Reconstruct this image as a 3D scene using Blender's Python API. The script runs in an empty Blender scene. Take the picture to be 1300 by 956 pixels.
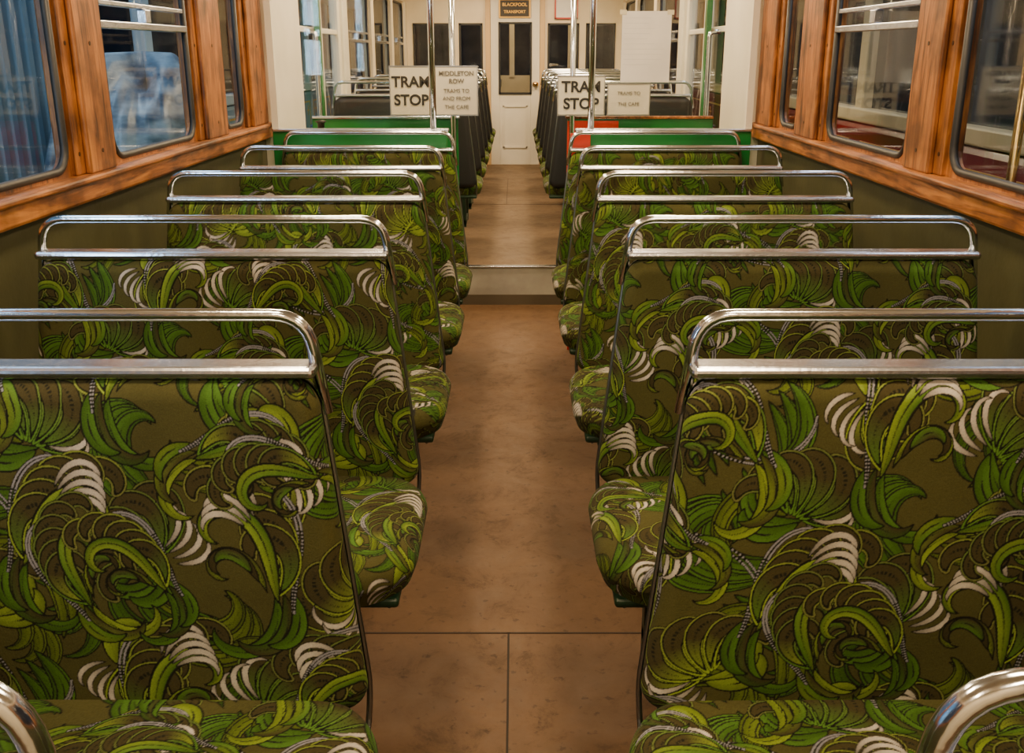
import bpy, math, random
import numpy as np
from mathutils import Vector
random.seed(4); rng=np.random.RandomState(5)
C=bpy.context.scene.collection
# ---------------------------------------------------------------- helpers
def link(o,parent=None):
    C.objects.link(o)
    if parent is not None: o.parent=parent
    return o
def empty(name,loc=(0,0,0),parent=None):
    e=bpy.data.objects.new(name,None); e.location=loc; e.empty_display_size=.1
    return link(e,parent)
def meshobj(name,v,f,mat,parent=None,smooth=False,bevel=0,seg=2):
    m=bpy.data.meshes.new(name); m.from_pydata([tuple(p) for p in v],[],f); m.update()
    if mat: m.materials.append(mat)
    if smooth:
        for p in m.polygons: p.use_smooth=True
    o=bpy.data.objects.new(name,m); link(o,parent)
    if bevel:
        b=o.modifiers.new('bev','BEVEL'); b.width=bevel; b.segments=seg; b.limit_method='ANGLE'
    return o
BF=[(0,3,2,1),(4,5,6,7),(0,1,5,4),(1,2,6,5),(2,3,7,6),(3,0,4,7)]
def bx(x,y,z):
    return [(x[0],y[0],z[0]),(x[1],y[0],z[0]),(x[1],y[1],z[0]),(x[0],y[1],z[0]),
            (x[0],y[0],z[1]),(x[1],y[0],z[1]),(x[1],y[1],z[1]),(x[0],y[1],z[1])]
def srt(a): return (min(a),max(a))
def box(name,x,y,z,mat,parent=None,bevel=0):
    return meshobj(name,bx(srt(x),srt(y),srt(z)),BF,mat,parent,bevel=bevel)
def boxes(name,L,mat,parent=None,bevel=0):
    V=[];F=[]
    for (x,y,z) in L:
        n=len(V); V+=bx(srt(x),srt(y),srt(z)); F+=[tuple(i+n for i in f) for f in BF]
    return meshobj(name,V,F,mat,parent,bevel=bevel)
def tube_geo(pts,r,n=12):
    pts=[Vector(p) for p in pts]; V=[];F=[]
    t0=(pts[1]-pts[0]).normalized()
    up=Vector((0,0,1)) if abs(t0.z)<.9 else Vector((0,1,0))
    a=t0.cross(up).normalized()
    for i,p in enumerate(pts):
        if i==0: t=t0
        elif i==len(pts)-1: t=(pts[i]-pts[i-1]).normalized()
        else: t=((pts[i+1]-pts[i]).normalized()+(pts[i]-pts[i-1]).normalized()).normalized()
        a=(a-t*a.dot(t)).normalized(); b=t.cross(a)
        for k in range(n):
            g=2*math.pi*k/n; V.append(p+a*math.cos(g)*r+b*math.sin(g)*r)
    for i in range(len(pts)-1):
        for k in range(n):
            k2=(k+1)%n; F.append((i*n+k,i*n+k2,(i+1)*n+k2,(i+1)*n+k))
    F.append(tuple(range(n))[::-1]); F.append(tuple((len(pts)-1)*n+k for k in range(n)))
    return V,F
def tube(name,pts,r,mat,parent=None,n=12):
    V,F=tube_geo(pts,r,n); return meshobj(name,V,F,mat,parent,smooth=True)
def lathe(name,prof,mat,loc,parent=None,n=20):
    V=[];F=[]
    for (r,z) in prof:
        for k in range(n):
            g=2*math.pi*k/n; V.append((loc[0]+r*math.cos(g),loc[1]+r*math.sin(g),loc[2]+z))
    for i in range(len(prof)-1):
        for k in range(n):
            k2=(k+1)%n; F.append((i*n+k,i*n+k2,(i+1)*n+k2,(i+1)*n+k))
    F.append(tuple(range(n))[::-1]); F.append(tuple((len(prof)-1)*n+k for k in range(n)))
    return meshobj(name,V,F,mat,parent,smooth=True)
def fillet(pts,r,n=7):
    pts=[Vector(p) for p in pts]; out=[pts[0]]
    for i in range(1,len(pts)-1):
        a,b,c=pts[i-1],pts[i],pts[i+1]
        u=(a-b).normalized(); w=(c-b).normalized()
        p=b+u*r; q=b+w*r
        for k in range(n+1):
            s=k/n; out.append(p*(1-s)**2+b*2*s*(1-s)+q*s*s)
    out.append(pts[-1]); return out
# ---------------------------------------------------------------- materials
def M(name,col,rough=.5,metal=0,noise=None,bump=0,bscale=50,coat=0,spec=None):
    m=bpy.data.materials.new(name); m.use_nodes=True; N=m.node_tree.nodes; L=m.node_tree.links
    b=N['Principled BSDF']; b.inputs['Base Color'].default_value=(*col,1)
    b.inputs['Roughness'].default_value=rough; b.inputs['Metallic'].default_value=metal
    if coat: b.inputs['Coat Weight'].default_value=coat
    if spec is not None: b.inputs['Specular IOR Level'].default_value=spec
    tc=N.new('ShaderNodeTexCoord')
    if noise:
        sc,c2=noise[0],noise[1]; mp=N.new('ShaderNodeMapping'); L.new(tc.outputs['Object'],mp.inputs[0])
        if len(noise)>2: mp.inputs['Scale'].default_value=noise[2]
        n=N.new('ShaderNodeTexNoise'); n.inputs['Scale'].default_value=sc; n.inputs['Detail'].default_value=6
        L.new(mp.outputs[0],n.inputs['Vector'])
        r=N.new('ShaderNodeValToRGB'); r.color_ramp.elements[0].position=.35; r.color_ramp.elements[1].position=.65
        r.color_ramp.elements[0].color=(*col,1); r.color_ramp.elements[1].color=(*c2,1)
        L.new(n.outputs[0],r.inputs[0]); L.new(r.outputs[0],b.inputs['Base Color'])
    if bump:
        n2=N.new('ShaderNodeTexNoise'); n2.inputs['Scale'].default_value=bscale; L.new(tc.outputs['Object'],n2.inputs['Vector'])
        bp=N.new('ShaderNodeBump'); bp.inputs['Strength'].default_value=bump; bp.inputs['Distance'].default_value=.003
        L.new(n2.outputs[0],bp.inputs['Height']); L.new(bp.outputs[0],b.inputs['Normal'])
    return m
def wood(name,sc):
    m=bpy.data.materials.new(name); m.use_nodes=True; N=m.node_tree.nodes; L=m.node_tree.links; b=N['Principled BSDF']
    tc=N.new('ShaderNodeTexCoord'); mp=N.new('ShaderNodeMapping'); mp.inputs['Scale'].default_value=sc
    L.new(tc.outputs['Object'],mp.inputs[0])
    n=N.new('ShaderNodeTexNoise'); n.inputs['Scale'].default_value=5; n.inputs['Detail'].default_value=10; n.inputs['Roughness'].default_value=.62; n.inputs['Distortion'].default_value=1.0
    L.new(mp.outputs[0],n.inputs['Vector'])
    r=N.new('ShaderNodeValToRGB'); e=r.color_ramp.elements
    e[0].position=.34; e[0].color=(.075,.022,.005,1); e[1].position=.68; e[1].color=(.50,.20,.042,1)
    x=e.new(.5); x.color=(.29,.098,.018,1)
    L.new(n.outputs[0],r.inputs[0])
    n3=N.new('ShaderNodeTexNoise'); n3.inputs['Scale'].default_value=8; n3.inputs['Detail'].default_value=5; L.new(tc.outputs['Object'],n3.inputs['Vector'])
    mx=N.new('ShaderNodeMixRGB'); mx.blend_type='MULTIPLY'; mx.inputs[0].default_value=.85
    r3=N.new('ShaderNodeValToRGB'); r3.color_ramp.elements[0].position=.34; r3.color_ramp.elements[0].color=(.30,.26,.22,1); r3.color_ramp.elements[1].position=.55
    L.new(n3.outputs[0],r3.inputs[0]); L.new(r.outputs[0],mx.inputs[1]); L.new(r3.outputs[0],mx.inputs[2])
    L.new(mx.outputs[0],b.inputs['Base Color']); b.inputs['Roughness'].default_value=.45
    bp=N.new('ShaderNodeBump'); bp.inputs['Strength'].default_value=.3; bp.inputs['Distance'].default_value=.003
    L.new(n.outputs[0],bp.inputs['Height']); L.new(bp.outputs[0],b.inputs['Normal'])
    return m
wood_v=wood('varnished_pine_vertical',(9,9,.7)); wood_h=wood('varnished_pine_along',(9,.7,9))
chrome=M('polished_chrome',(.78,.84,.93),.15,1,bump=.15,bscale=60)
alu=M('brushed_aluminium',(.70,.75,.85),.26,1,noise=(6,(.52,.55,.62),(1,8,8)),bump=.2,bscale=80)
chrome_dk=M('dull_steel',(.35,.36,.38),.35,1)
cream=M('cream_paint',(.80,.69,.50),.4,noise=(3,(.70,.59,.40)))
white=M('white_gloss_paint',(.80,.76,.66),.35,noise=(3,(.70,.66,.56)))
olive=M('olive_wall_lino',(.036,.036,.013),.5,noise=(5,(.055,.054,.019)),bump=.2)
green=M('green_gloss_paint',(.010,.18,.035),.3,noise=(4,(.006,.12,.025)))
green_dk=M('dark_green_seat_base',(.008,.032,.016),.45)
red=M('red_gloss_paint',(.50,.03,.01),.3)
black=M('black_rubber',(.012,.012,.013),.5)
blackv=M('black_vinyl',(.016,.017,.02),.45,bump=.2,bscale=200)
paper=M('notice_paper',(.82,.81,.76),.6,noise=(8,(.74,.73,.70)))
boardw=M('sign_board_white',(.60,.57,.48),.45,noise=(4,(.50,.47,.39)))
ink=M('sign_ink',(.01,.01,.01),.6)
ink2=M('faded_sign_ink',(.13,.12,.10),.6)
gold=M('gold_leaf',(.75,.45,.10),.35,.6)
maroon=M('maroon_coachwork',(.22,.015,.012),.22,coat=.4,noise=(4,(.17,.010,.010)))
ccream=M('coach_cream',(.62,.50,.30),.35,noise=(4,(.5,.4,.22)))
brass=M('brass_tube',(.80,.52,.20),.25,1)
darkglass=M('dark_window_glass',(.02,.025,.035),.08,spec=.8)
bluecoach=M('blue_coachwork',(.10,.22,.36),.3,noise=(2,(.24,.36,.48)))
tarp=M('blue_white_dust_sheet',(.30,.38,.46),.35,noise=(6,(.02,.05,.10),(1,.6,2.2)),bump=.8,bscale=9)
corr=M('blue_corrugated_steel',(.14,.24,.31),.45,noise=(2,(.10,.18,.24)))
concrete=M('depot_concrete',(.11,.11,.11),.8,noise=(3,(.07,.07,.07)))
depotw=M('depot_wall_brick',(.16,.12,.09),.9,noise=(3,(.08,.06,.05)))
screw=M('screw_head',(.06,.03,.015),.4,.6)
def glassmat(name,tint,refl=1.0):
    m=bpy.data.materials.new(name); m.use_nodes=True; N=m.node_tree.nodes; L=m.node_tree.links; N.remove(N['Principled BSDF'])
    t=N.new('ShaderNodeBsdfTransparent'); t.inputs[0].default_value=(*tint,1)
    g=N.new('ShaderNodeBsdfGlossy'); g.inputs['Roughness'].default_value=.02
    f=N.new('ShaderNodeLayerWeight'); f.inputs[0].default_value=.5
    p=N.new('ShaderNodeMath'); p.operation='POWER'; p.inputs[1].default_value=5; L.new(f.outputs['Facing'],p.inputs[0])
    mu=N.new('ShaderNodeMath'); mu.operation='MULTIPLY_ADD'; mu.inputs[1].default_value=.8*refl; mu.inputs[2].default_value=.04*refl; L.new(p.outputs[0],mu.inputs[0])
    mx=N.new('ShaderNodeMixShader'); L.new(mu.outputs[0],mx.inputs[0]); L.new(t.outputs[0],mx.inputs[1]); L.new(g.outputs[0],mx.inputs[2])
    L.new(mx.outputs[0],N['Material Output'].inputs[0]); return m
glass=glassmat('window_glass',(.88,.94,.97),.9); glass_s=glassmat('screen_glass',(.95,.96,.94),.8)
def pane(name,axis,c,a,b,z,mat,parent):
    if axis=='x': v=[(c,a,z[0]),(c,b,z[0]),(c,b,z[1]),(c,a,z[1])]
    else: v=[(a,c,z[0]),(b,c,z[0]),(b,c,z[1]),(a,c,z[1])]
    return meshobj(name,v,[(0,1,2,3)],mat,parent)
def floor_mat(name,a,b_,stain):
    m=bpy.data.materials.new(name); m.use_nodes=True; N=m.node_tree.nodes; L=m.node_tree.links; b=N['Principled BSDF']
    tc=N.new('ShaderNodeTexCoord')
    n=N.new('ShaderNodeTexNoise'); n.inputs['Scale'].default_value=4.5; n.inputs['Detail'].default_value=14; n.inputs['Roughness'].default_value=.75
    L.new(tc.outputs['Object'],n.inputs['Vector'])
    r=N.new('ShaderNodeValToRGB'); e=r.color_ramp.elements; e[0].position=.34; e[0].color=(*b_,1); e[1].position=.64; e[1].color=(*a,1); L.new(n.outputs[0],r.inputs[0])
    n2=N.new('ShaderNodeTexNoise'); n2.inputs['Scale'].default_value=8; n2.inputs['Detail'].default_value=14; n2.inputs['Roughness'].default_value=.78; n2.inputs['Distortion'].default_value=.5; L.new(tc.outputs['Object'],n2.inputs['Vector'])
    r2=N.new('ShaderNodeValToRGB'); e=r2.color_ramp.elements; e[0].position=.53; e[0].color=(0,0,0,1); e[1].position=.62; e[1].color=(1,1,1,1); L.new(n2.outputs[0],r2.inputs[0])
    mx=N.new('ShaderNodeMixRGB'); mu=N.new('ShaderNodeMath'); mu.operation='MULTIPLY'; mu.inputs[1].default_value=.55; L.new(r2.outputs[0],mu.inputs[0]); L.new(mu.outputs[0],mx.inputs[0])
    L.new(r.outputs[0],mx.inputs[1]); mx.inputs[2].default_value=(*stain,1)
    n4=N.new('ShaderNodeTexNoise'); n4.inputs['Scale'].default_value=38; n4.inputs['Detail'].default_value=3; L.new(tc.outputs['Object'],n4.inputs['Vector'])
    r4=N.new('ShaderNodeValToRGB'); e=r4.color_ramp.elements; e[0].position=.30; e[0].color=(.45,.42,.40,1); e[1].position=.38; e[1].color=(1,1,1,1); L.new(n4.outputs[0],r4.inputs[0])
    m4=N.new('ShaderNodeMixRGB'); m4.blend_type='MULTIPLY'; m4.inputs[0].default_value=.7; L.new(mx.outputs[0],m4.inputs[1]); L.new(r4.outputs[0],m4.inputs[2])
    L.new(m4.outputs[0],b.inputs['Base Color'])
    rr=N.new('ShaderNodeMapRange'); rr.inputs[1].default_value=.35; rr.inputs[2].default_value=.65; rr.inputs[3].default_value=.45; rr.inputs[4].default_value=.68; L.new(n2.outputs[0],rr.inputs[0]); L.new(rr.outputs[0],b.inputs['Roughness'])
    b.inputs['Specular IOR Level'].default_value=.3
    bp=N.new('ShaderNodeBump'); bp.inputs['Strength'].default_value=.15; bp.inputs['Distance'].default_value=.002; L.new(n.outputs[0],bp.inputs['Height']); L.new(bp.outputs[0],b.inputs['Normal'])
    return m
lino=floor_mat('brown_linoleum',(.125,.068,.030),(.092,.049,.022),(.052,.030,.015))
lino2=floor_mat('brown_linoleum_saloon',(.15,.096,.050),(.115,.072,.037),(.08,.050,.027))
# ---------------------------------------------------------------- moquette pattern (computed)
TW,TH,RES=.45,.42,.0008
nx,ny=int(TW/RES),int(TH/RES)
GR=np.array([.056,.054,.017]); BLK=np.array([.008,.008,.005]); LOBE=np.array([.042,.036,.014]); GRN=np.array([.072,.165,.024])
LIME=np.array([.21,.30,.038]); WHT=np.array([.42,.39,.345]); LAV=np.array([.16,.16,.18])
img=np.tile(GR,(ny,nx,1))
NS=90
def path(p,h,k0,k1,L,pw=1.0,n=NS):
    out=[];x,y=p;a=h;ds=L/(n-1)
    for i in range(n):
        out.append((x,y)); a+=(k0+(k1-k0)*(i/(n-1))**pw)*ds; x+=math.cos(a)*ds; y+=math.sin(a)*ds
    return np.array(out)
def paint(P,Wd,fn):
    T=np.gradient(P,axis=0); T/=np.linalg.norm(T,axis=1)[:,None]+1e-9
    m=Wd.max()+.003
    i0=int((P[:,0].min()-m)/RES)-1; i1=int((P[:,0].max()+m)/RES)+1
    j0=int((P[:,1].min()-m)/RES)-1; j1=int((P[:,1].max()+m)/RES)+1
    X,Y=np.meshgrid((np.arange(i0,i1)+.5)*RES,(np.arange(j0,j1)+.5)*RES)
    best=np.full(X.shape,9e9); bi=np.zeros(X.shape,int)
    for k in range(len(P)):
        d=(X-P[k,0])**2+(Y-P[k,1])**2-(Wd[k]**2)
        u=d<best; best[u]=d[u]; bi[u]=k
    dx=X-P[bi,0]; dy=Y-P[bi,1]; D=np.sqrt(dx*dx+dy*dy); w=Wd[bi]
    sg=np.sign(T[bi,0]*dy-T[bi,1]*dx)
    t=bi/(len(P)-1.)
    mask=D<w
    col=fn(t,sg*D/(w+1e-9),D,w)
    JJ,II=np.nonzero(mask)
    img[(JJ+j0)%ny,(II+i0)%nx]=col[JJ,II]
def mixc(a,b,f): f=np.clip(f,0,1)[...,None]; return a*(1-f)+b*f
def finger_fn(rim,base):
    def fn(t,s,D,w):
        c=mixc(base*1.5,LOBE,(t-.0)*1.9)
        e=(w-D)
        c=np.where(((np.abs(s)<.16)&((t*26)%1.0<.65)&(t>.2)&(t<.85))[...,None],BLK*1.6,c)
        c=np.where((e<.0046)[...,None],BLK,c)
        c=np.where((e<.0027)[...,None],mixc(rim,GR*2.0,(t-.1)*1.0),c)
        c=np.where((e<.0009)[...,None],BLK,c)
        return c
    return fn
def swoosh_fn(c1,c2,ns=4.2):
    def fn(t,s,D,w):
        c=mixc(c1,c2,(s+1)/2+.15*np.sin(t*9)); c=mixc(c,c*.35,np.abs(t-.5)*1.4)
        st=((s*ns/2+7.12)%1.0)<.26
        c=np.where(st[...,None],BLK*1.6,c)
        e=w-D; c=np.where((e<.0016)[...,None],BLK,c); return c
    return fn
def rope_fn(t,s,D,w):
    st=(((t*44)%1.0)<.72)&(D<.0013)
    return np.where(st[...,None],LAV*1.25,BLK)
def flame_fn(t,s,D,w):
    c=mixc(WHT*.22,WHT,(t)*2.0); c=mixc(c,WHT*.30,(t-.65)*2.8+.0*s); return np.where(((w-D)<.0010)[...,None],BLK,c)
def tw(w,pk=.7,endf=.75):
    t=np.linspace(0,1,NS); a=(np.minimum(t/pk,1))**.7; b=np.where(t>pk,np.sqrt(np.clip(1-((t-pk)/(1-pk))**2*endf,0,1)),1); return w*(.12+.88*a)*b
def cres(w,p=.75): t=np.linspace(0,1,NS); return w*(.06+.94*np.sin(np.pi*t)**p)
def xf(x,y,rot,mir,sc):
    a=math.radians(rot); mr=-1 if mir else 1; c,s=math.cos(a),math.sin(a)
    def tr(P):
        q=P*np.array([mr*1.,1.])*sc
        return np.stack([q[:,0]*c-q[:,1]*s+x,q[:,0]*s+q[:,1]*c+y],1)
    return tr
R_=math.radians
def tang(P,i):
    i=max(i,1); d=P[min(i+1,len(P)-1)]-P[i-1]; return math.atan2(d[1],d[0])
def nrm(h): return np.array([-math.sin(h),math.cos(h)])
def ropes(tr,p,h,k0,k1,L,gap=.0056,n=3,pw=1.):
    P=path(p,h,k0,k1,L,pw)
    T=np.gradient(P,axis=0); T/=np.linalg.norm(T,axis=1)[:,None]; Nn=np.stack([-T[:,1],T[:,0]],1)
    env=np.sin(np.pi*np.linspace(0.02,1,NS))[:,None]**.6
    for o in range(n): paint(tr(P+Nn*env*gap*(o-(n-1)/2)),np.full(NS,.0022),rope_fn)
def wave(x,y,rot,mir,sc,c1,c2,foam=True):
    tr=xf(x,y,rot,mir,sc)
    G=path((0,0),R_(70),3,-56,.230,1.6)
    for k in range(3):
        P=path((.006-.010*k,.012+.004*k),R_(250-6*k),8,42,.170-.03*k,1.6); paint(tr(P),cres(.0118*sc),swoosh_fn(c1*.5,[c1,LOBE*1.3,GRN][k],2.2))
    ropes(tr,(-.02,-.01),R_(80),6,-30,.22,.0055,2,1.4)
    for k in range(5,-1,-1):
        i=4+int(k*9); h=tang(G,i)
        P=path(G[i]+nrm(h)*.001,h+R_(46-1*k),-6,-60,.150-.006*k,1.3)
        paint(tr(P),tw((.0190-.0007*k)*sc,.55,.85),finger_fn(c2,c1*.6))
    paint(tr(G),cres(.0135*sc,.7),swoosh_fn(c1*.6,c2,2.4))
    for k in range(3):
        P=path((.016+.011*k,.012+.012*k),R_(66-8*k),-4,-74-10*k,.145-.040*k,1.3); paint(tr(P),cres(.0090*sc),swoosh_fn(LOBE,[LIME*.8,LOBE*1.2,GRN][k],2.2))
    if not foam: return
    i=46; h=tang(G,i)
    for k in range(5):
        P=path(G[i]+nrm(h)*(.016-.0062*k),h+R_(38-11*k),-8,-70,.108-.008*k,1.2)
        paint(tr(P),cres(.0052*sc,.6),flame_fn)
def fan(x,y,rot,mir,sc,c1):
    tr=xf(x,y,rot,mir,sc)
    for k in range(2):
        P=path((.0,.0-.006*k),R_(-70-20*k),10,50,.13-.03*k,1.4); paint(tr(P),cres(.0115),swoosh_fn(c1*.5,c1,2.2))
    for k in range(6):
        P=path((.004*k,-.002*k),R_(138-25*k),-4,-60,.132-.007*k,1.3); paint(tr(P),tw((.0175-.0008*k)*sc,.6,.85),finger_fn(c1,c1*.6))
    for k in range(4):
        P=path((-.004-.003*k,.008-.008*k),R_(150+14*k),-6,-66,.088-.007*k,1.2); paint(tr(P),cres(.0044*sc,.6),flame_fn)
I=xf(0,0,0,False,1)
for (p,h,k0,k1,L,c) in [((.02,.10),60,-2,-36,.26,GRN*.9),((.30,.02),120,2,34,.26,GRN*.8),((.12,.36),-20,6,30,.26,LIME*.7),((.40,.33),200,-3,-30,.25,GRN*.9),((.24,.17),10,4,-40,.25,LIME*.6),((.05,.20),-60,4,34,.24,LIME*.6),((.33,.28),-30,4,-34,.24,GRN),((.14,.14),170,3,-36,.22,GRN*.8),((.42,.16),80,3,36,.22,LIME*.6),
     ((.26,.30),100,-3,-40,.22,GRN),((.16,.02),30,4,36,.22,LIME*.6),((.08,.32),140,-4,-38,.2,GRN),((.36,.12),-50,-4,-38,.2,GRN),((.44,.02),170,3,38,.2,LIME*.6)]:
    for q in range(3): paint(path((p[0]+.012*q,p[1]+.012*q),R_(h),k0,k1*(1+.2*q),L*(1-.15*q),1.4),cres(.0135),swoosh_fn(c*.5,c,3.3))
ropes(I,(.24,.40),R_(-30),9,-22,.24,pw=.8,n=2); ropes(I,(.22,.10),R_(-10),-9,24,.24,n=2)
fan(.185,.065,-25,False,.95,GRN); fan(.33,.19,70,False,.95,LIME); fan(.10,.27,10,True,.92,GRN); fan(.42,.40,-50,True,.92,GRN); fan(.26,.375,150,False,.9,LIME); fan(.03,.12,200,True,.85,LIME)
wave(.055,.030,5,False,.88,GRN,LIME); wave(.36,.045,22,True,.86,LIME,GRN); wave(.225,.205,-14,True,.90,GRN,LIME)
wave(.385,.255,-8,False,.86,GRN,LIME); wave(.01,.20,40,False,.72,LIME,GRN,False); wave(.15,.385,-60,False,.72,LIME,GRN); wave(.23,.05,-25,False,.66,GRN,LIME,False); wave(.10,.22,15,True,.68,GRN,LIME,False); wave(.30,.36,60,True,.68,LIME,GRN,False)
img*= (0.84+.32*rng.rand(ny,nx,1))
img=np.clip(img,0,1)
def sample(U,V):
    U=U/1.25; V=V/1.25
    i=np.floor(U/RES).astype(int)%nx; j=np.floor(V/RES).astype(int)%ny
    i2=(i+1)%nx; j2=(j+1)%ny; fu=((U/RES)%1)[...,None]; fv=((V/RES)%1)[...,None]
    return (img[j,i]*(1-fu)+img[j,i2]*fu)*(1-fv)+(img[j2,i]*(1-fu)+img[j2,i2]*fu)*fv
def moquette():
    m=bpy.data.materials.new('moquette_fabric'); m.use_nodes=True; N=m.node_tree.nodes; L=m.node_tree.links; b=N['Principled BSDF']
    at=N.new('ShaderNodeAttribute'); at.attribute_name='Weave'
    tc=N.new('ShaderNodeTexCoord'); n=N.new('ShaderNodeTexNoise'); n.inputs['Scale'].default_value=420; n.inputs['Detail'].default_value=2; L.new(tc.outputs['Object'],n.inputs['Vector'])
    n2=N.new('ShaderNodeTexNoise'); n2.inputs['Scale'].default_value=5; L.new(tc.outputs['Object'],n2.inputs['Vector'])
    mr=N.new('ShaderNodeMapRange'); mr.inputs[3].default_value=.95; mr.inputs[4].default_value=1.4; mr.inputs[1].default_value=.3; mr.inputs[2].default_value=.7; L.new(n2.outputs[0],mr.inputs[0])
    vm=N.new('ShaderNodeVectorMath'); vm.operation='SCALE'; L.new(at.outputs['Color'],vm.inputs[0]); L.new(mr.outputs[0],vm.inputs['Scale'])
    L.new(vm.outputs[0],b.inputs['Base Color']); b.inputs['Roughness'].default_value=.92; b.inputs['Specular IOR Level'].default_value=.12
    b.inputs['Sheen Weight'].default_value=.03; b.inputs['Sheen Roughness'].default_value=.4
    bp=N.new('ShaderNodeBump'); bp.inputs['Strength'].default_value=.35; bp.inputs['Distance'].default_value=.002; L.new(n.outputs[0],bp.inputs['Height']); L.new(bp.outputs[0],b.inputs['Normal'])
    return m
moq=moquette()
def gridmesh(name,P,col,mat,flip=False):
    h,w,_=P.shape; m=bpy.data.meshes.new(name); m.vertices.add(h*w); m.vertices.foreach_set('co',P.reshape(-1).astype(np.float32))
    idx=np.arange(h*w).reshape(h,w); q=np.stack([idx[:-1,:-1],idx[:-1,1:],idx[1:,1:],idx[1:,:-1]],-1).reshape(-1,4)
    if flip: q=q[:,::-1]
    n=len(q); m.loops.add(n*4); m.loops.foreach_set('vertex_index',q.reshape(-1).astype(np.int32))
    m.polygons.add(n); m.polygons.foreach_set('loop_start',(np.arange(n)*4).astype(np.int32))
    m.update(calc_edges=True); m.validate()
    m.polygons.foreach_set('use_smooth',np.ones(len(m.polygons),bool))
    if col is not None:
        a=m.color_attributes.new('Weave','FLOAT_COLOR','POINT'); c=np.ones((h*w,4),np.float32); c[:,:3]=col.reshape(-1,3); a.data.foreach_set('color',c.reshape(-1))
    m.materials.append(mat); m.update(); return m
def padmap(U,V,hx,hy,r,rc):
    cx=np.clip(U,-(hx-rc),hx-rc); cy=np.clip(V,-(hy-rc),hy-rc)
    ex=U-cx; ey=V-cy; m=np.sqrt(ex*ex+ey*ey)+1e-9
    flat=rc-r
    m2=np.maximum(m-flat,0); ang=np.minimum(m2/r,math.pi/2); extra=np.maximum(m2-r*math.pi/2,0)
    rad=np.minimum(m,flat)+r*np.sin(ang)
    return cx+ex/m*rad, cy+ey/m*rad, r*(1-np.cos(ang))+extra
ZT,ZB=.962,.43
HB=.060
def backmesh(name,res,off,front=True,mat=moq):
    r=.030; rc=.045; hx=.42; hy=(ZT-ZB)/2; ex=r*(math.pi/2-1)
    nu=int(2*(hx+ex)/res); nv=int(2*(hy+ex)/res)
    U,V=np.meshgrid(np.linspace(-hx-ex,hx+ex,nu),np.linspace(-hy-ex,hy+ex,nv))
    x,v,d=padmap(U,V,hx,hy,r,rc); d=np.minimum(d,r)
    z=(ZT+ZB)/2+v; half=.385+HB*(ZT-z)/(ZT-ZB); x=x*half/hx
    puff=.010*np.cos(np.clip(x/.46,-1,1)*math.pi/2)*np.cos(v/hy*math.pi/2)
    y=-(.004+(r-d)+puff*(d<r))
    if not front: y=-y
    y=y+(z-ZT)*.05
    col=sample(U+off[0]+5,V+off[1]+5) if mat is moq else None
    return gridmesh(name,np.stack([x,y,z],-1),col,mat,flip=not front)
def cushmesh(name,res,off):
    r=.042; rc=.13; hx=.47; hy=.235; dep=.080; ex=r*(math.pi/2-1)+dep-r
    nu=int(2*(hx+ex)/res); nv=int(2*(hy+ex)/res)
    U,V=np.meshgrid(np.linspace(-hx-ex,hx+ex,nu),np.linspace(-hy-ex,hy+ex,nv))
    x,y,d=padmap(U,V,hx,hy,r,rc); d=np.minimum(d,dep)
    crown=.016*np.cos(x/hx*math.pi/2)*np.cos(y/hy*math.pi/2)
    z=.460-d+crown
    tuck=np.clip((d-r)/(dep-r),0,1)*.03
    x=x*(1-tuck*.5/hx*.9); y=y*(1-tuck*.5/hy*.9)
    return gridmesh(name,np.stack([x,y-.255,z],-1),sample(U+off[0]+5,V+off[1]+5),moq)
offs={'L':(.02,.05),'R':(.25,.16),'A':(.11,.30),'B':(.37,.02)}
backs={k:backmesh('seat_back_'+k,.0013 if k in 'LR' else .0026,offs[k]) for k in offs}
rear=backmesh('seat_back_rear',.008,(0,0),False,blackv)
rearp=backmesh('seat_back_rearp',.006,(.1,.1),False,moq)
cush={'L':cushmesh('cushion_a',.0020,(.2,.1)),'A':cushmesh('cushion_b',.004,(.0,.3))}
def half(z): return .385+HB*(ZT-z)/(ZT-ZB)
def rail_mesh():
    a=fillet([(-half(.90)-.002,.012,.90),(-.374,.010,1.047),(.374,.010,1.047),(half(.90)+.002,.012,.90)],.05)
    V,F=tube_geo(a,.0094,14); m=bpy.data.meshes.new('grab_rail'); m.from_pydata([tuple(v) for v in V],[],F)
    for p in m.polygons: p.use_smooth=True
    m.materials.append(chrome); return m
railm=rail_mesh()
def simple(name,L,mat):
    V=[];F=[]
    for (x,y,z) in L:
        n=len(V); V+=bx(x,y,z); F+=[tuple(i+n for i in f) for f in BF]
    m=bpy.data.meshes.new(name); m.from_pydata(V,[],F); m.materials.append(mat); return m
capm=simple('top_bar',[((-.388,.388),(-.026,.024),(.962,.980))],alu)
panm=simple('seat_pan',[((-.44,.44),(-.45,-.03),(.362,.382))],green_dk)
legm=simple('pedestal',[((-.33,-.29),(-.42,-.38),(0,.365)),((-.33,-.29),(-.12,-.08),(0,.365)),((-.33,-.29),(-.42,-.08),(.05,.09)),
                        ((.20,.24),(-.42,-.38),(0,.365)),((.20,.24),(-.12,-.08),(0,.365)),((.20,.24),(-.42,-.08),(.05,.09))],green_dk)
def strap(name):
    V=[];F=[]
    for s in (-1,1):
        P=[(s*(half(.92)-.001),.008,.92),(s*(half(.46)),-.016,.46),(s*(half(.46)-.004),-.03,.385),(s*.43,-.10,.360),(s*.42,-.44,.362)]
        v,f=tube_geo(fillet(P,.03,5),.0048,8); n=len(V); V+=v; F+=[tuple(i+n for i in q) for q in f]
    m=bpy.data.meshes.new(name); m.from_pydata([tuple(v) for v in V],[],F); m.materials.append(chrome_dk); return m
strapm=strap('side_bracket')
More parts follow.
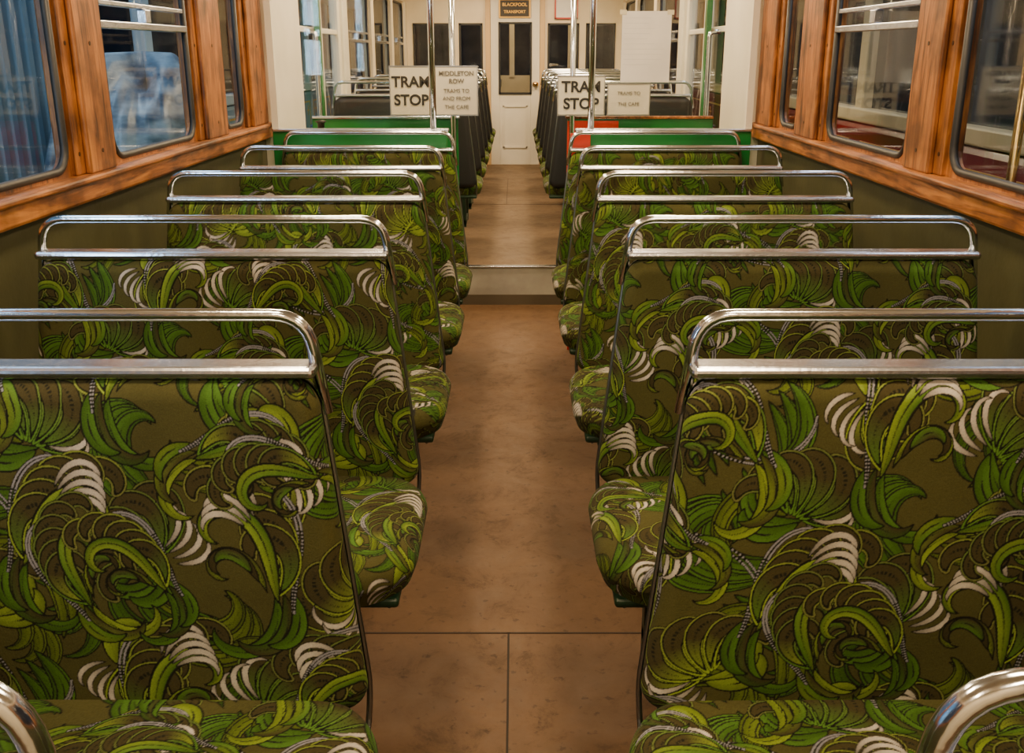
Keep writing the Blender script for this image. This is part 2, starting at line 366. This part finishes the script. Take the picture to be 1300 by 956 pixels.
def seat(x,y,z,bk,ck,flip=False,name='tram_seat'):
    e=empty(name,(x,y,z))
    if flip: e.rotation_euler[2]=math.pi
    def ch(n,m,bev=0):
        o=bpy.data.objects.new(n,m); link(o,e)
        if bev: b=o.modifiers.new('b','BEVEL'); b.width=bev; b.segments=3
        return o
    ch('backrest_front',backs[bk]); ch('backrest_rear',rear if flip else rearp); ch('seat_cushion',cush[ck])
    ch('grab_rail',railm); ch('backrest_top_bar',capm,.008); ch('seat_pan',panm,.008); ch('pedestal_legs',legm,.004); ch('side_brackets',strapm)
    return e
rows=[.46,1.266,2.055,2.867,3.66,4.36]
for i,yy in enumerate(rows):
    ks=[('A','B'),('L','R'),('R','L'),('A','B'),('B','A'),('A','B')][i]
    seat(-.65,yy,0,ks[0],'L' if i<3 else 'A'); seat(.65,yy,0,ks[1],'L' if i<3 else 'A')
RF=.22
for k in range(6):
    yy=5.72+.78*k
    seat(-.66,yy,RF-.04,'A','A',True); seat(.66,yy,RF-.04,'B','A',True)
# ---------------------------------------------------------------- room shell
YE=10.4; Y0=-1.2
floor=empty('floor')
box('lower_deck',(-1.19,1.19),(Y0,5.3),(-.06,0),lino,floor)
box('saloon_deck',(-1.19,1.19),(5.3,YE+.1),(-.06,RF),lino2,floor)
seam=M('floor_seam',(.02,.012,.007),.8)
boxes('seams',[((-.6,.6),(2.056,2.061),(.0,.0012)),((-.003,.002),(Y0,2.06),(0,.0012)),
   ((-.45,.45),(7.6,7.604),(RF,RF+.001)),((-.06,-.056),(7.6,9.2),(RF,RF+.001))],seam,floor)
st=empty('step_riser')
box('kick_plate',(-.34,.34),(5.285,5.30),(0.06,RF),M('scuffed_grey_kick_plate',(.42,.40,.36),.45,.1,noise=(6,(.28,.26,.24))),st)
box('kick_base',(-.34,.34),(5.28,5.30),(0.0,.06),M('dark_kick_base',(.08,.06,.04),.6),st)
box('step_nosing',(-.34,.34),(5.275,5.32),(RF,RF+.008),alu,st,bevel=.003)
ceil=empty('ceiling'); box('panel',(-1.25,1.25),(Y0,YE+.1),(2.2,2.24),cream,ceil)
V=[];F=[]
for s in (-1,1):
    n=len(V)
    for k in range(7):
        a=k/6*math.pi/2
        for yy in (Y0,YE): V.append((s*(1.19-.30+.30*math.cos(a)),yy,1.90+.30*math.sin(a)))
    F+=[(n+2*k,n+2*k+1,n+2*k+3,n+2*k+2) for k in range(6)]
meshobj('cove',V,F,cream,ceil,smooth=True)
boxes('ribs',[((-.9,.9),(y-.02,y+.02),(2.18,2.2)) for y in (1,2.64,4.4,6.8,8.4)],wood_h,ceil)
posts=[(-.95,-.70),(.95,1.20),(2.51,2.77),(3.53,3.87),(4.17,4.50)]
wins=[(-.70,.95),(1.20,2.51),(2.77,3.53),(3.87,4.17)]
posts2=[(6.62,6.75),(7.85,8.0),(9.1,9.25),(10.25,10.4)]
wins2=[(6.75,7.85),(8.0,9.1),(9.25,10.25)]
ZS,ZH=1.085,1.88
def roundring(s,y0,y1,z0,z1,mg,r,xa,xb,name,mat,parent,n=6):
    ya,yb,za,zb=y0+mg,y1-mg,z0+mg,z1-mg; inn=[];out=[]
    for (cy,cz,a0,oy,oz) in ((yb-r,zb-r,0,y1,z1),(ya+r,zb-r,90,y0,z1),(ya+r,za+r,180,y0,z0),(yb-r,za+r,270,y1,z0)):
        for k in range(n+1):
            a=math.radians(a0+90*k/n); inn.append((cy+r*math.cos(a),cz+r*math.sin(a))); out.append((oy,oz))
    N=len(inn); V=[(s*xa,*p) for p in inn]+[(s*xa,*p) for p in out]+[(s*xb,*p) for p in inn]
    F=[]
    for i in range(N):
        j=(i+1)%N; F.append((i,j,N+j,N+i)); F.append((i,j,2*N+j,2*N+i))
    meshobj(name,V,F,mat,parent)
    return [(s*(xa+.004),*p) for p in inn]+[(s*(xa+.004),*inn[0])]
wc=0
for s,nm in ((-1,'left'),(1,'right')):
    w=empty('wall_'+nm)
    box('dado_panel',(s*1.15,s*1.19),(Y0,4.5),(0,1.02),olive,w)
    box('saloon_dado',(s*1.15,s*1.19),(6.6,YE),(0,1.02),olive,w)
    box('window_sill',(s*1.115,s*1.19),(Y0,4.5),(1.015,ZS),wood_h,w,bevel=.008)
    box('sill_bead',(s*1.105,s*1.13),(Y0,4.5),(1.065,1.083),wood_h,w,bevel=.006)
    box('saloon_sill',(s*1.12,s*1.19),(6.6,YE),(1.015,ZS),wood_h,w,bevel=.006)
    box('header',(s*1.13,s*1.19),(Y0,YE),(ZH,2.2),cream,w)
    box('header_rail',(s*1.12,s*1.14),(Y0,4.5),(ZH-.03,ZH+.05),wood_h,w,bevel=.006)
    for (a,b) in posts:
        box('post',(s*1.135,s*1.19),(a,b),(ZS,ZH),wood_v,w,bevel=.004)
        box('post_cover',(s*1.118,s*1.135),(a+.045,b-.045),(ZS,ZH),wood_v,w,bevel=.005)
        V=[];F=[]
        for zz in (1.14,1.42,1.70):
            for yy in (a+.022,(a+b)/2):
                xx=1.134 if yy<a+.03 else 1.117
                n=len(V); V+= [(s*(xx),yy+.006*math.cos(t*math.pi/4),zz+.006*math.sin(t*math.pi/4)) for t in range(8)]
                V+= [(s*(xx+.004),yy+.006*math.cos(t*math.pi/4),zz+.006*math.sin(t*math.pi/4)) for t in range(8)]
                F.append(tuple(n+t for t in range(8))); F+=[(n+t,n+(t+1)%8,n+8+(t+1)%8,n+8+t) for t in range(8)]
        meshobj('post_screws',V,F,screw,w)
    for (a,b) in posts2: box('saloon_post',(s*1.12,s*1.19),(a,b),(ZS,ZH),cream,w,bevel=.004)
    box('vestibule_panel_near',(s*1.10,s*1.19),(4.5,5.15),(0,ZH+.1),white,w,bevel=.006)
    box('vestibule_panel_far',(s*1.10,s*1.19),(6.45,6.62),(0,ZH+.1),white,w,bevel=.006)
    for (a,b) in wins+wins2:
        wc+=1; e=empty('window_%d'%wc)
        far=a>5
        loop=roundring(s,a,b,ZS,ZH,.018,.065,1.150,1.175,'frame',cream if far else wood_v,e)
        tube('rubber_gasket',loop,.011,black,e,8)
        pane('glass','x',s*1.163,a+.015,b-.015,(ZS+.015,ZH-.015),glass,e)
        if abs(a-2.77)<.01 or far:
            boxes('vent_rails',[((s*1.142,s*1.17),(a+.02,b-.02),(1.462,1.484)),((s*1.148,s*1.17),(a+.03,b-.03),(1.525,1.54)),((s*1.140,s*1.17),((a+b)/2-.02,(a+b)/2+.02),(1.484,1.525))],alu,e,bevel=.003)
    e=empty('door_%d'%(1 if s<0 else 2))
    boxes('door_frame',[((s*1.12,s*1.16),(5.15,5.23),(0.0,1.95)),((s*1.12,s*1.16),(5.76,5.84),(0,1.95)),((s*1.12,s*1.16),(6.37,6.45),(0,1.95)),
        ((s*1.12,s*1.16),(5.15,6.45),(1.87,1.97)),((s*1.12,s*1.16),(5.15,6.45),(0.,.95)),((s*1.13,s*1.15),(5.15,6.45),(1.50,1.53))],white,e,bevel=.004)
    pane('door_glass','x',s*1.14,5.2,6.4,(.94,1.9),glass,e)
    box('jamb_trim',(s*1.09,s*1.12),(5.60,5.66),(.25,1.95),green,e,bevel=.004)
    tube('door_handle',fillet([(s*1.12,5.35,1.0),(s*1.06,5.35,1.0),(s*1.06,5.35,1.5),(s*1.12,5.35,1.5)],.03),.012,chrome,e)
w=empty('wall_rear'); boxes('panel',[((-1.19,1.19),(Y0-.05,Y0),(0,2.2))],cream,w)
w=empty('wall_end')
wx=[(-1.06,-.66),(-.58,-.33),(.35,.68),(.75,1.06)]
boxes('lower_panel',[((-1.19,-.28),(YE,YE+.06),(0,.98)),((.30,1.19),(YE,YE+.06),(0,.98)),((-1.19,1.19),(YE,YE+.06),(1.95,2.2)),
  ((-1.19,-.28),(YE,YE+.06),(1.68,1.95)),((.30,1.19),(YE,YE+.06),(1.68,1.95)),((-1.19,-1.06),(YE,YE+.06),(.98,1.68)),((-.66,-.58),(YE,YE+.06),(.98,1.68)),
  ((-.33,-.28),(YE,YE+.06),(.98,1.68)),((.30,.35),(YE,YE+.06),(.98,1.68)),((.68,.75),(YE,YE+.06),(.98,1.68)),((1.06,1.19),(YE,YE+.06),(.98,1.68))],cream,w)
boxes('panel_beads',[((-.9,-.4),(YE-.012,YE),(.34,.36)),((-.9,-.4),(YE-.012,YE),(.86,.88)),((.4,.9),(YE-.012,YE),(.34,.36)),((.4,.9),(YE-.012,YE),(.86,.88)),((-1.1,-.31),(YE-.02,YE),(.955,.98)),((.33,1.1),(YE-.02,YE),(.955,.98))],white,w)
for (a,b) in wx:
    wc+=1; e=empty('window_%d'%wc)
    boxes('frame',[((a,b),(YE-.01,YE+.03),(.98,1.0)),((a,b),(YE-.01,YE+.03),(1.66,1.68)),((a,a+.02),(YE-.01,YE+.03),(.98,1.68)),((b-.02,b),(YE-.01,YE+.03),(.98,1.68))],black,e)
    pane('glass','y',YE+.01,a,b,(.98,1.68),glass,e)
d=empty('door_3')
boxes('door_leaf',[((-.25,-.155),(YE-.01,YE+.04),(RF,1.95)),((.175,.27),(YE-.01,YE+.04),(RF,1.95)),((-.155,.175),(YE-.01,YE+.04),(RF,.97)),((-.155,.175),(YE-.01,YE+.04),(1.68,1.95))],white,d,bevel=.004)
boxes('door_frame',[((-.30,-.25),(YE-.03,YE+.06),(RF,2.0)),((.27,.32),(YE-.03,YE+.06),(RF,2.0)),((-.30,.32),(YE-.03,YE+.06),(1.95,2.02))],M('tan_frame',(.62,.42,.20),.4),d,bevel=.004)
boxes('door_panel_beads',[((-.12,.14),(YE-.02,YE-.01),(.40,.415)),((-.12,.14),(YE-.02,YE-.01),(.83,.845)),((-.12,-.105),(YE-.02,YE-.01),(.40,.845)),((.125,.14),(YE-.02,YE-.01),(.40,.845))],white,d)
boxes('door_window_frame',[((-.165,-.145),(YE-.02,YE+.03),(.96,1.69)),((.165,.185),(YE-.02,YE+.03),(.96,1.69)),((-.165,.185),(YE-.02,YE+.03),(.96,.98)),((-.165,.185),(YE-.02,YE+.03),(1.67,1.69))],black,d)
pane('door_glass','y',YE+.01,-.15,.17,(.97,1.68),glass,d)
lathe('door_knob',[(.005,0),(.03,.0),(.03,.03),(.012,.04)],brass,(.225,YE-.03,1.05),d)
# driver's cab beyond the end wall, seen through its glazing
cab=empty('drivers_cab')
box('cab_floor',(-1.1,1.1),(YE+.08,YE+1.5),(-.06,RF),lino2,cab)
boxes('cab_front',[((-1.1,1.1),(YE+1.45,YE+1.5),(RF,1.12)),((-1.1,1.1),(YE+1.45,YE+1.5),(1.75,2.2)),((-.06,.0),(YE+1.44,YE+1.5),(1.1,1.8)),((-.72,-.64),(YE+1.44,YE+1.5),(1.1,1.8)),((.64,.72),(YE+1.44,YE+1.5),(1.1,1.8))],ccream,cab)
lathe('controller_pedestal',[(.12,0),(.12,.75),(.15,.78),(.15,.86),(.05,.90)],chrome_dk,(-.30,YE+1.2,RF),cab)
tube('brake_column',[(.35,YE+1.25,RF),(.35,YE+1.25,1.25)],.03,brass,cab)
tube('brake_wheel',[(.35+.16*math.cos(k*math.pi/8),YE+1.25+.16*math.sin(k*math.pi/8),1.25) for k in range(17)],.014,brass,cab)
def text(s,x,y,z,size,mat,parent,al='CENTER'):
    c=bpy.data.curves.new('lettering','FONT'); c.body=s; c.size=size; c.align_x=al; c.align_y='CENTER'; c.extrude=.0008; c.materials.append(mat); c.offset=.0022 if size>.06 else (.0009 if size>.03 else 0)
    o=bpy.data.objects.new('lettering',c); o.location=(x,y,z); o.rotation_euler=(math.pi/2,0,0); link(o,parent); return o
pl=empty('destination_plaque')
box('board',(-.16,.17),(YE-.025,YE-.012),(1.73,1.92),gold,pl,bevel=.003)
box('field',(-.145,.155),(YE-.028,YE-.024),(1.745,1.905),M('plaque_black',(.03,.025,.02),.4),pl)
text('BLACKPOOL',.005,YE-.03,1.86,.045,gold,pl); text('TRANSPORT',.005,YE-.03,1.79,.04,gold,pl)
nf=empty('framed_notice')
boxes('frame',[((.42,.66),(YE-.03,YE),(1.72,1.735)),((.42,.66),(YE-.03,YE),(1.93,1.945)),((.42,.435),(YE-.03,YE),(1.72,1.945)),((.645,.66),(YE-.03,YE),(1.72,1.945))],red,nf)
box('sheet',(.43,.65),(YE-.02,YE-.015),(1.73,1.94),paper,nf)
# ---------------------------------------------------------------- bulkheads, screens, poles
for s,nm in ((-1,'left'),(1,'right')):
    b=empty('bulkhead_partition')
    x1=s*1.10
    box('green_panel',(s*.30,x1),(4.43,4.455),(0,1.045),green,b,bevel=.004)
    if s>0: box('red_panel',(.268,.36),(4.42,4.432),(0,1.04),red,b)
    box('capping',(s*.29,x1),(4.42,4.465),(1.045,1.06),alu,b,bevel=.004)
    pane('screen_glass','y',4.442,s*.36,x1,(1.06,2.0),glass_s,b)
    boxes('screen_frame',[((s*1.07,s*1.10),(4.43,4.46),(1.06,2.05)),((s*.37,s*1.10),(4.43,4.46),(2.0,2.03))],white,b)
    tube('chrome_pole',[(s*.362,4.44,1.05),(s*.362,4.44,2.2)],.015,chrome,b)
    b=empty('bulkhead_partition')
    box('green_panel',(s*.30,x1),(5.31,5.335),(0,1.045),green,b,bevel=.004)
    if s>0: box('red_panel',(.30,.58),(5.30,5.312),(RF+.02,1.035),red,b)
    box('capping',(s*.29,x1),(5.30,5.345),(1.045,1.06),wood_h if s>0 else alu,b,bevel=.004)
    tube('chrome_pole',[(s*.325,5.30,RF),(s*.325,5.30,2.2)],.016,chrome,b)
    pane('screen_glass','y',5.322,s*.33,x1,(1.06,2.0),glass_s,b)
def signboard(name,x0,x1,z0,z1,y,lines,mt=None):
    e=empty(name)
    box('board',(x0,x1),(y,y+.012),(z0,z1),boardw,e,bevel=.002)
    boxes('edge',[((x0-.004,x1+.004),(y-.002,y+.014),(z1,z1+.006)),((x0-.004,x0),(y-.002,y+.014),(z0,z1)),((x1,x1+.004),(y-.002,y+.014),(z0,z1)),((x0-.004,x1+.004),(y-.002,y+.014),(z0-.006,z0))],chrome_dk,e)
    for (t,fz,sz) in lines: text(t,(x0+x1)/2,y-.002,z0+(z1-z0)*fz,sz,mt or ink,e)
    return e
signboard('tram_stop_sign',-.66,-.435,1.07,1.32,5.27,[('TRAM',.68,.078),('STOP',.30,.078)])
signboard('route_sign',-.415,-.19,1.07,1.32,5.27,[('MIDDLETON',.86,.033),('ROW',.70,.033),('TRAMS TO',.50,.029),('AND FROM',.34,.029),('THE CAFE',.16,.029)],ink2)
signboard('tram_stop_sign',.245,.495,1.07,1.27,5.27,[('TRAM',.72,.080),('STOP',.28,.080)])
signboard('route_sign',.515,.74,1.07,1.23,5.27,[('TRAMS TO',.7,.026),('THE CAFE',.35,.026)],ink2)
nt=empty('paper_notice'); box('sheet',(.49,.71),(4.433,4.4345),(1.265,1.57),paper,nt)
lines=[((.50+.0,.50+random.uniform(.10,.19)),(4.4322,4.433),(1.54-k*.022,1.542-k*.022)) for k in range(10)]
boxes('print_lines',lines,M('faint_print',(.66,.66,.63),.7),nt)
boxes('tape',[((.48,.51),(4.431,4.433),(1.555,1.575)),((.69,.72),(4.431,4.433),(1.555,1.575))],M('clear_tape',(.7,.65,.45),.3),nt)
fe=empty('fire_extinguisher'); lathe('cylinder',[(.0,0),(.06,.0),(.065,.03),(.065,.34),(.03,.40),(.02,.44),(.0,.44)],red,(-1.0,5.05,0.55),fe)
lathe('valve',[(.018,.0),(.018,.05),(.03,.06),(.0,.07)],black,(-1.0,5.05,.99),fe)
tube('bracket',[(-1.0,5.05,.75),(-1.11,5.05,.75)],.012,black,fe)
tube('foot_bracket',[(-1.0,5.05,.56),(-1.11,5.05,.56)],.012,black,fe)
# ceiling lamps
em=bpy.data.materials.new('lamp_glow'); em.use_nodes=True; b=em.node_tree.nodes['Principled BSDF']; b.inputs['Emission Color'].default_value=(1,.86,.66,1); b.inputs['Emission Strength'].default_value=14; b.inputs['Base Color'].default_value=(1,.9,.7,1)
def area(name,loc,rot,sx,sy,col,p,parent=None):
    l=bpy.data.lights.new(name,'AREA'); l.shape='RECTANGLE'; l.size=sx; l.size_y=sy; l.color=col; l.energy=p
    o=bpy.data.objects.new(name,l); o.location=loc; o.rotation_euler=rot; link(o,parent); return o
for y in (-.5,.9,2.3,3.7,4.9,6.3,7.9,9.5):
    for s in (-1,1):
        e=empty('ceiling_lamp')
        lathe('glass_bowl',[(.02,-.075),(.06,-.06),(.09,-.03),(.10,0)],em,(s*.52,y,2.185),e)
        lathe('ring',[(.10,-.01),(.115,-.005),(.115,.012)],brass,(s*.52,y,2.185),e)
        area('bulb_light',(s*.52,y,2.09),(0,0,0),.26,.36,(1,.71,.40),15.5 if y<4.5 else 22,e)
# ---------------------------------------------------------------- outside
g=empty('depot_floor'); box('slab',(-12,12),(-6,30),(-.95,-.85),concrete,g)
V=[];yy=-3.
prof=[(0,0),(.045,0),(.060,-.035),(.105,-.035),(.12,0)]
while yy<5.5:
    for (a,b) in prof[:-1]: V+=[(-2.35+b,yy+a,-.85),(-2.35+b,yy+a,3.2)]
    yy+=.12
F=[(2*i,2*i+1,2*i+3,2*i+2) for i in range(len(V)//2-1)]
cw=empty('corrugated_wall'); meshobj('steel_sheet',V,F,corr,cw)
boxes('girt_rails',[((-2.45,-2.41),(-3,5.5),(z,z+.08)) for z in (.2,1.4,2.6)],chrome_dk,cw)
def parked_tram(name,xs,s,y0,y1,low,up):
    e=empty(name); xb=xs+s*2.0
    box('body_lower',(xs,xb),(y0,y1),(-.45,1.0),low,e,bevel=.04)
    box('waist_band',(xs-s*.02,xb),(y0-.01,y1+.01),(1.0,1.08),up,e,bevel=.01)
    box('saloon_core',(xs+s*.06,xb-s*.06),(y0+.06,y1-.06),(1.08,1.95),darkglass,e)
    k=int((y1-y0)/1.05); L=[]
    for i in range(k+1):
        yy=y0+(y1-y0)*i/k; L.append(((xs-s*.0,xs+s*.08),(yy-.06,yy+.06),(1.06,1.98)))
    boxes('pillars',L,up,e,bevel=.01)
    boxes('cant_rail',[((xs-s*.02,xb),(y0,y1),(1.93,2.15))],up,e,bevel=.03)
    box('roof',(xs+s*.05,xb),(y0+.05,y1-.05),(2.15,2.4),M(name+'_roof',(.3,.3,.28),.6),e,bevel=.1)
    L=[]
    for i in range(k):
        a=y0+(y1-y0)*i/k+.10; b=y0+(y1-y0)*(i+1)/k-.10; x=(xs-s*.004,xs)
        for (za,zb) in ((.32,.335),(.88,.895)): L.append((x,(a,b),(za,zb)))
        for ya in (a,b): L.append((x,(ya-.008,ya+.008),(.32,.895)))
        for (cy,cz) in ((a+.1,.80),(b-.1,.80),(a+.1,.42),(b-.1,.42)):
            L.append((x,(cy-.05,cy+.05),(cz-.006,cz+.006))); L.append((x,(cy-.006,cy+.006),(cz-.05,cz+.05)))
    boxes('gold_lining',L,gold,e)
    for yy in (y0+1,y0+2.6,y1-2.6,y1-1):
        V=[];N=20
        for q,xx in enumerate((xs+s*.25,xs+s*.33)):
            V+=[(xx,yy+.38*math.cos(2*math.pi*t/N),-.47+.38*math.sin(2*math.pi*t/N)) for t in range(N)]
        F=[tuple(range(N)),tuple(range(N,2*N))]+[(t,(t+1)%N,N+(t+1)%N,N+t) for t in range(N)]
        meshobj('wheel',V,F,chrome_dk,e)
    return e
parked_tram('heritage_tram',2.05,1,1.2,11.5,maroon,ccream)
hp=empty('platform_handrail'); tube('brass_pole',[(1.80,3.05,-.85),(1.80,3.05,2.3)],.022,brass,hp); tube('brass_pole',[(1.84,3.5,-.85),(1.84,3.5,2.3)],.018,brass,hp)
tube('rail',[(1.80,3.05,.6),(1.84,3.5,.6)],.015,brass,hp)
sg=empty('wall_notice'); box('plate',(2.02,2.032),(3.62,3.80),(1.35,1.48),paper,sg); box('lettering_block',(2.017,2.02),(3.65,3.77),(1.38,1.41),red,sg)
parked_tram('railcoach_tram',-2.2,-1,6.0,14.0,bluecoach,M('pale_blue_coach',(.40,.52,.60),.35))
V=[];F=[];a=96;bb=16
for j in range(bb+1):
    ph=j/bb
    for i in range(a):
        th=2*math.pi*i/a; c,s_=math.cos(th),math.sin(th)
        sq=1/max(abs(c)**5+abs(s_)**5,1e-6)**.2
        rr=(1-ph**9)*(1.0+(.10*math.sin(11*th+1.5*ph)+.05*math.sin(23*th))*(1-ph*.6))
        V.append((-1.85+.27*rr*sq*c,4.95+.85*rr*sq*s_,-.85+2.15*min(1,ph*1.08)+.10*math.sin(3*th+1)*ph))
for j in range(bb):
    for i in range(a): F.append((j*a+i,j*a+(i+1)%a,(j+1)*a+(i+1)%a,(j+1)*a+i))
meshobj('dust_sheeted_machine',V,F,tarp,None,smooth=True)
dw=empty('depot_wall')
boxes('brickwork',[((-12,12),(20,20.2),(-.85,6)),((8,8.2),(-6,20),(-.85,6)),((-8.2,-8),(-6,20),(-.85,6)),((-12,12),(-6.2,-6),(-.85,6))],depotw,dw)
dl=empty('depot_fill_light'); area('fill_left',(-1.75,3.6,2.9),(0,math.radians(-12),0),.5,7,(.58,.80,1),60,dl)  # added cool fill light for the corrugated wall, not a known lamp
dl4=empty('depot_fill_light'); area('fill_low',(-1.75,.2,1.6),(math.radians(90),0,math.radians(18)),.35,.8,(.60,.82,1),38,dl4); box('fill_case',(-1.95,-1.55),(.10,.17),(1.2,2.0),chrome_dk,dl4)  # side light added to make the wall ribs shade; its case is invented
dl2=empty('depot_fill_light'); area('fill_right',(1.65,4.5,2.9),(0,math.radians(15),0),.4,7,(.9,.92,1),50,dl2)  # added fill light for the tram outside the right windows
for e_,x_ in ((dl,-1.75),(dl2,1.65)): box('fill_housing',(x_-.1,x_+.1),(.5,7.5),(2.93,2.98),chrome_dk,e_)  # invented housings over the two added side fills
dl3=empty('depot_fill_light'); area('fill_end',(0,11.2,2.5),(0,0,0),1.6,.6,(1,.72,.42),30,dl3); box('fill_housing',(-.9,.9),(11.1,11.3),(2.52,2.57),chrome_dk,dl3)  # warm light added to brighten the end panes, housing invented with it
wd=bpy.data.worlds.new('world'); bpy.context.scene.world=wd; wd.use_nodes=True
wd.node_tree.nodes['Background'].inputs[0].default_value=(.35,.52,.75,1); wd.node_tree.nodes['Background'].inputs[1].default_value=.45
# ---------------------------------------------------------------- camera
cam=bpy.data.cameras.new('camera'); co=bpy.data.objects.new('camera',cam); link(co)
cam.sensor_width=36; cam.lens=36*1200/1300; cam.shift_x=-5/1300; cam.shift_y=-45/1300; cam.clip_start=.02
co.location=(.018,0,1.40); co.rotation_euler=(math.radians(90-17.05),0,0)
bpy.context.scene.camera=co
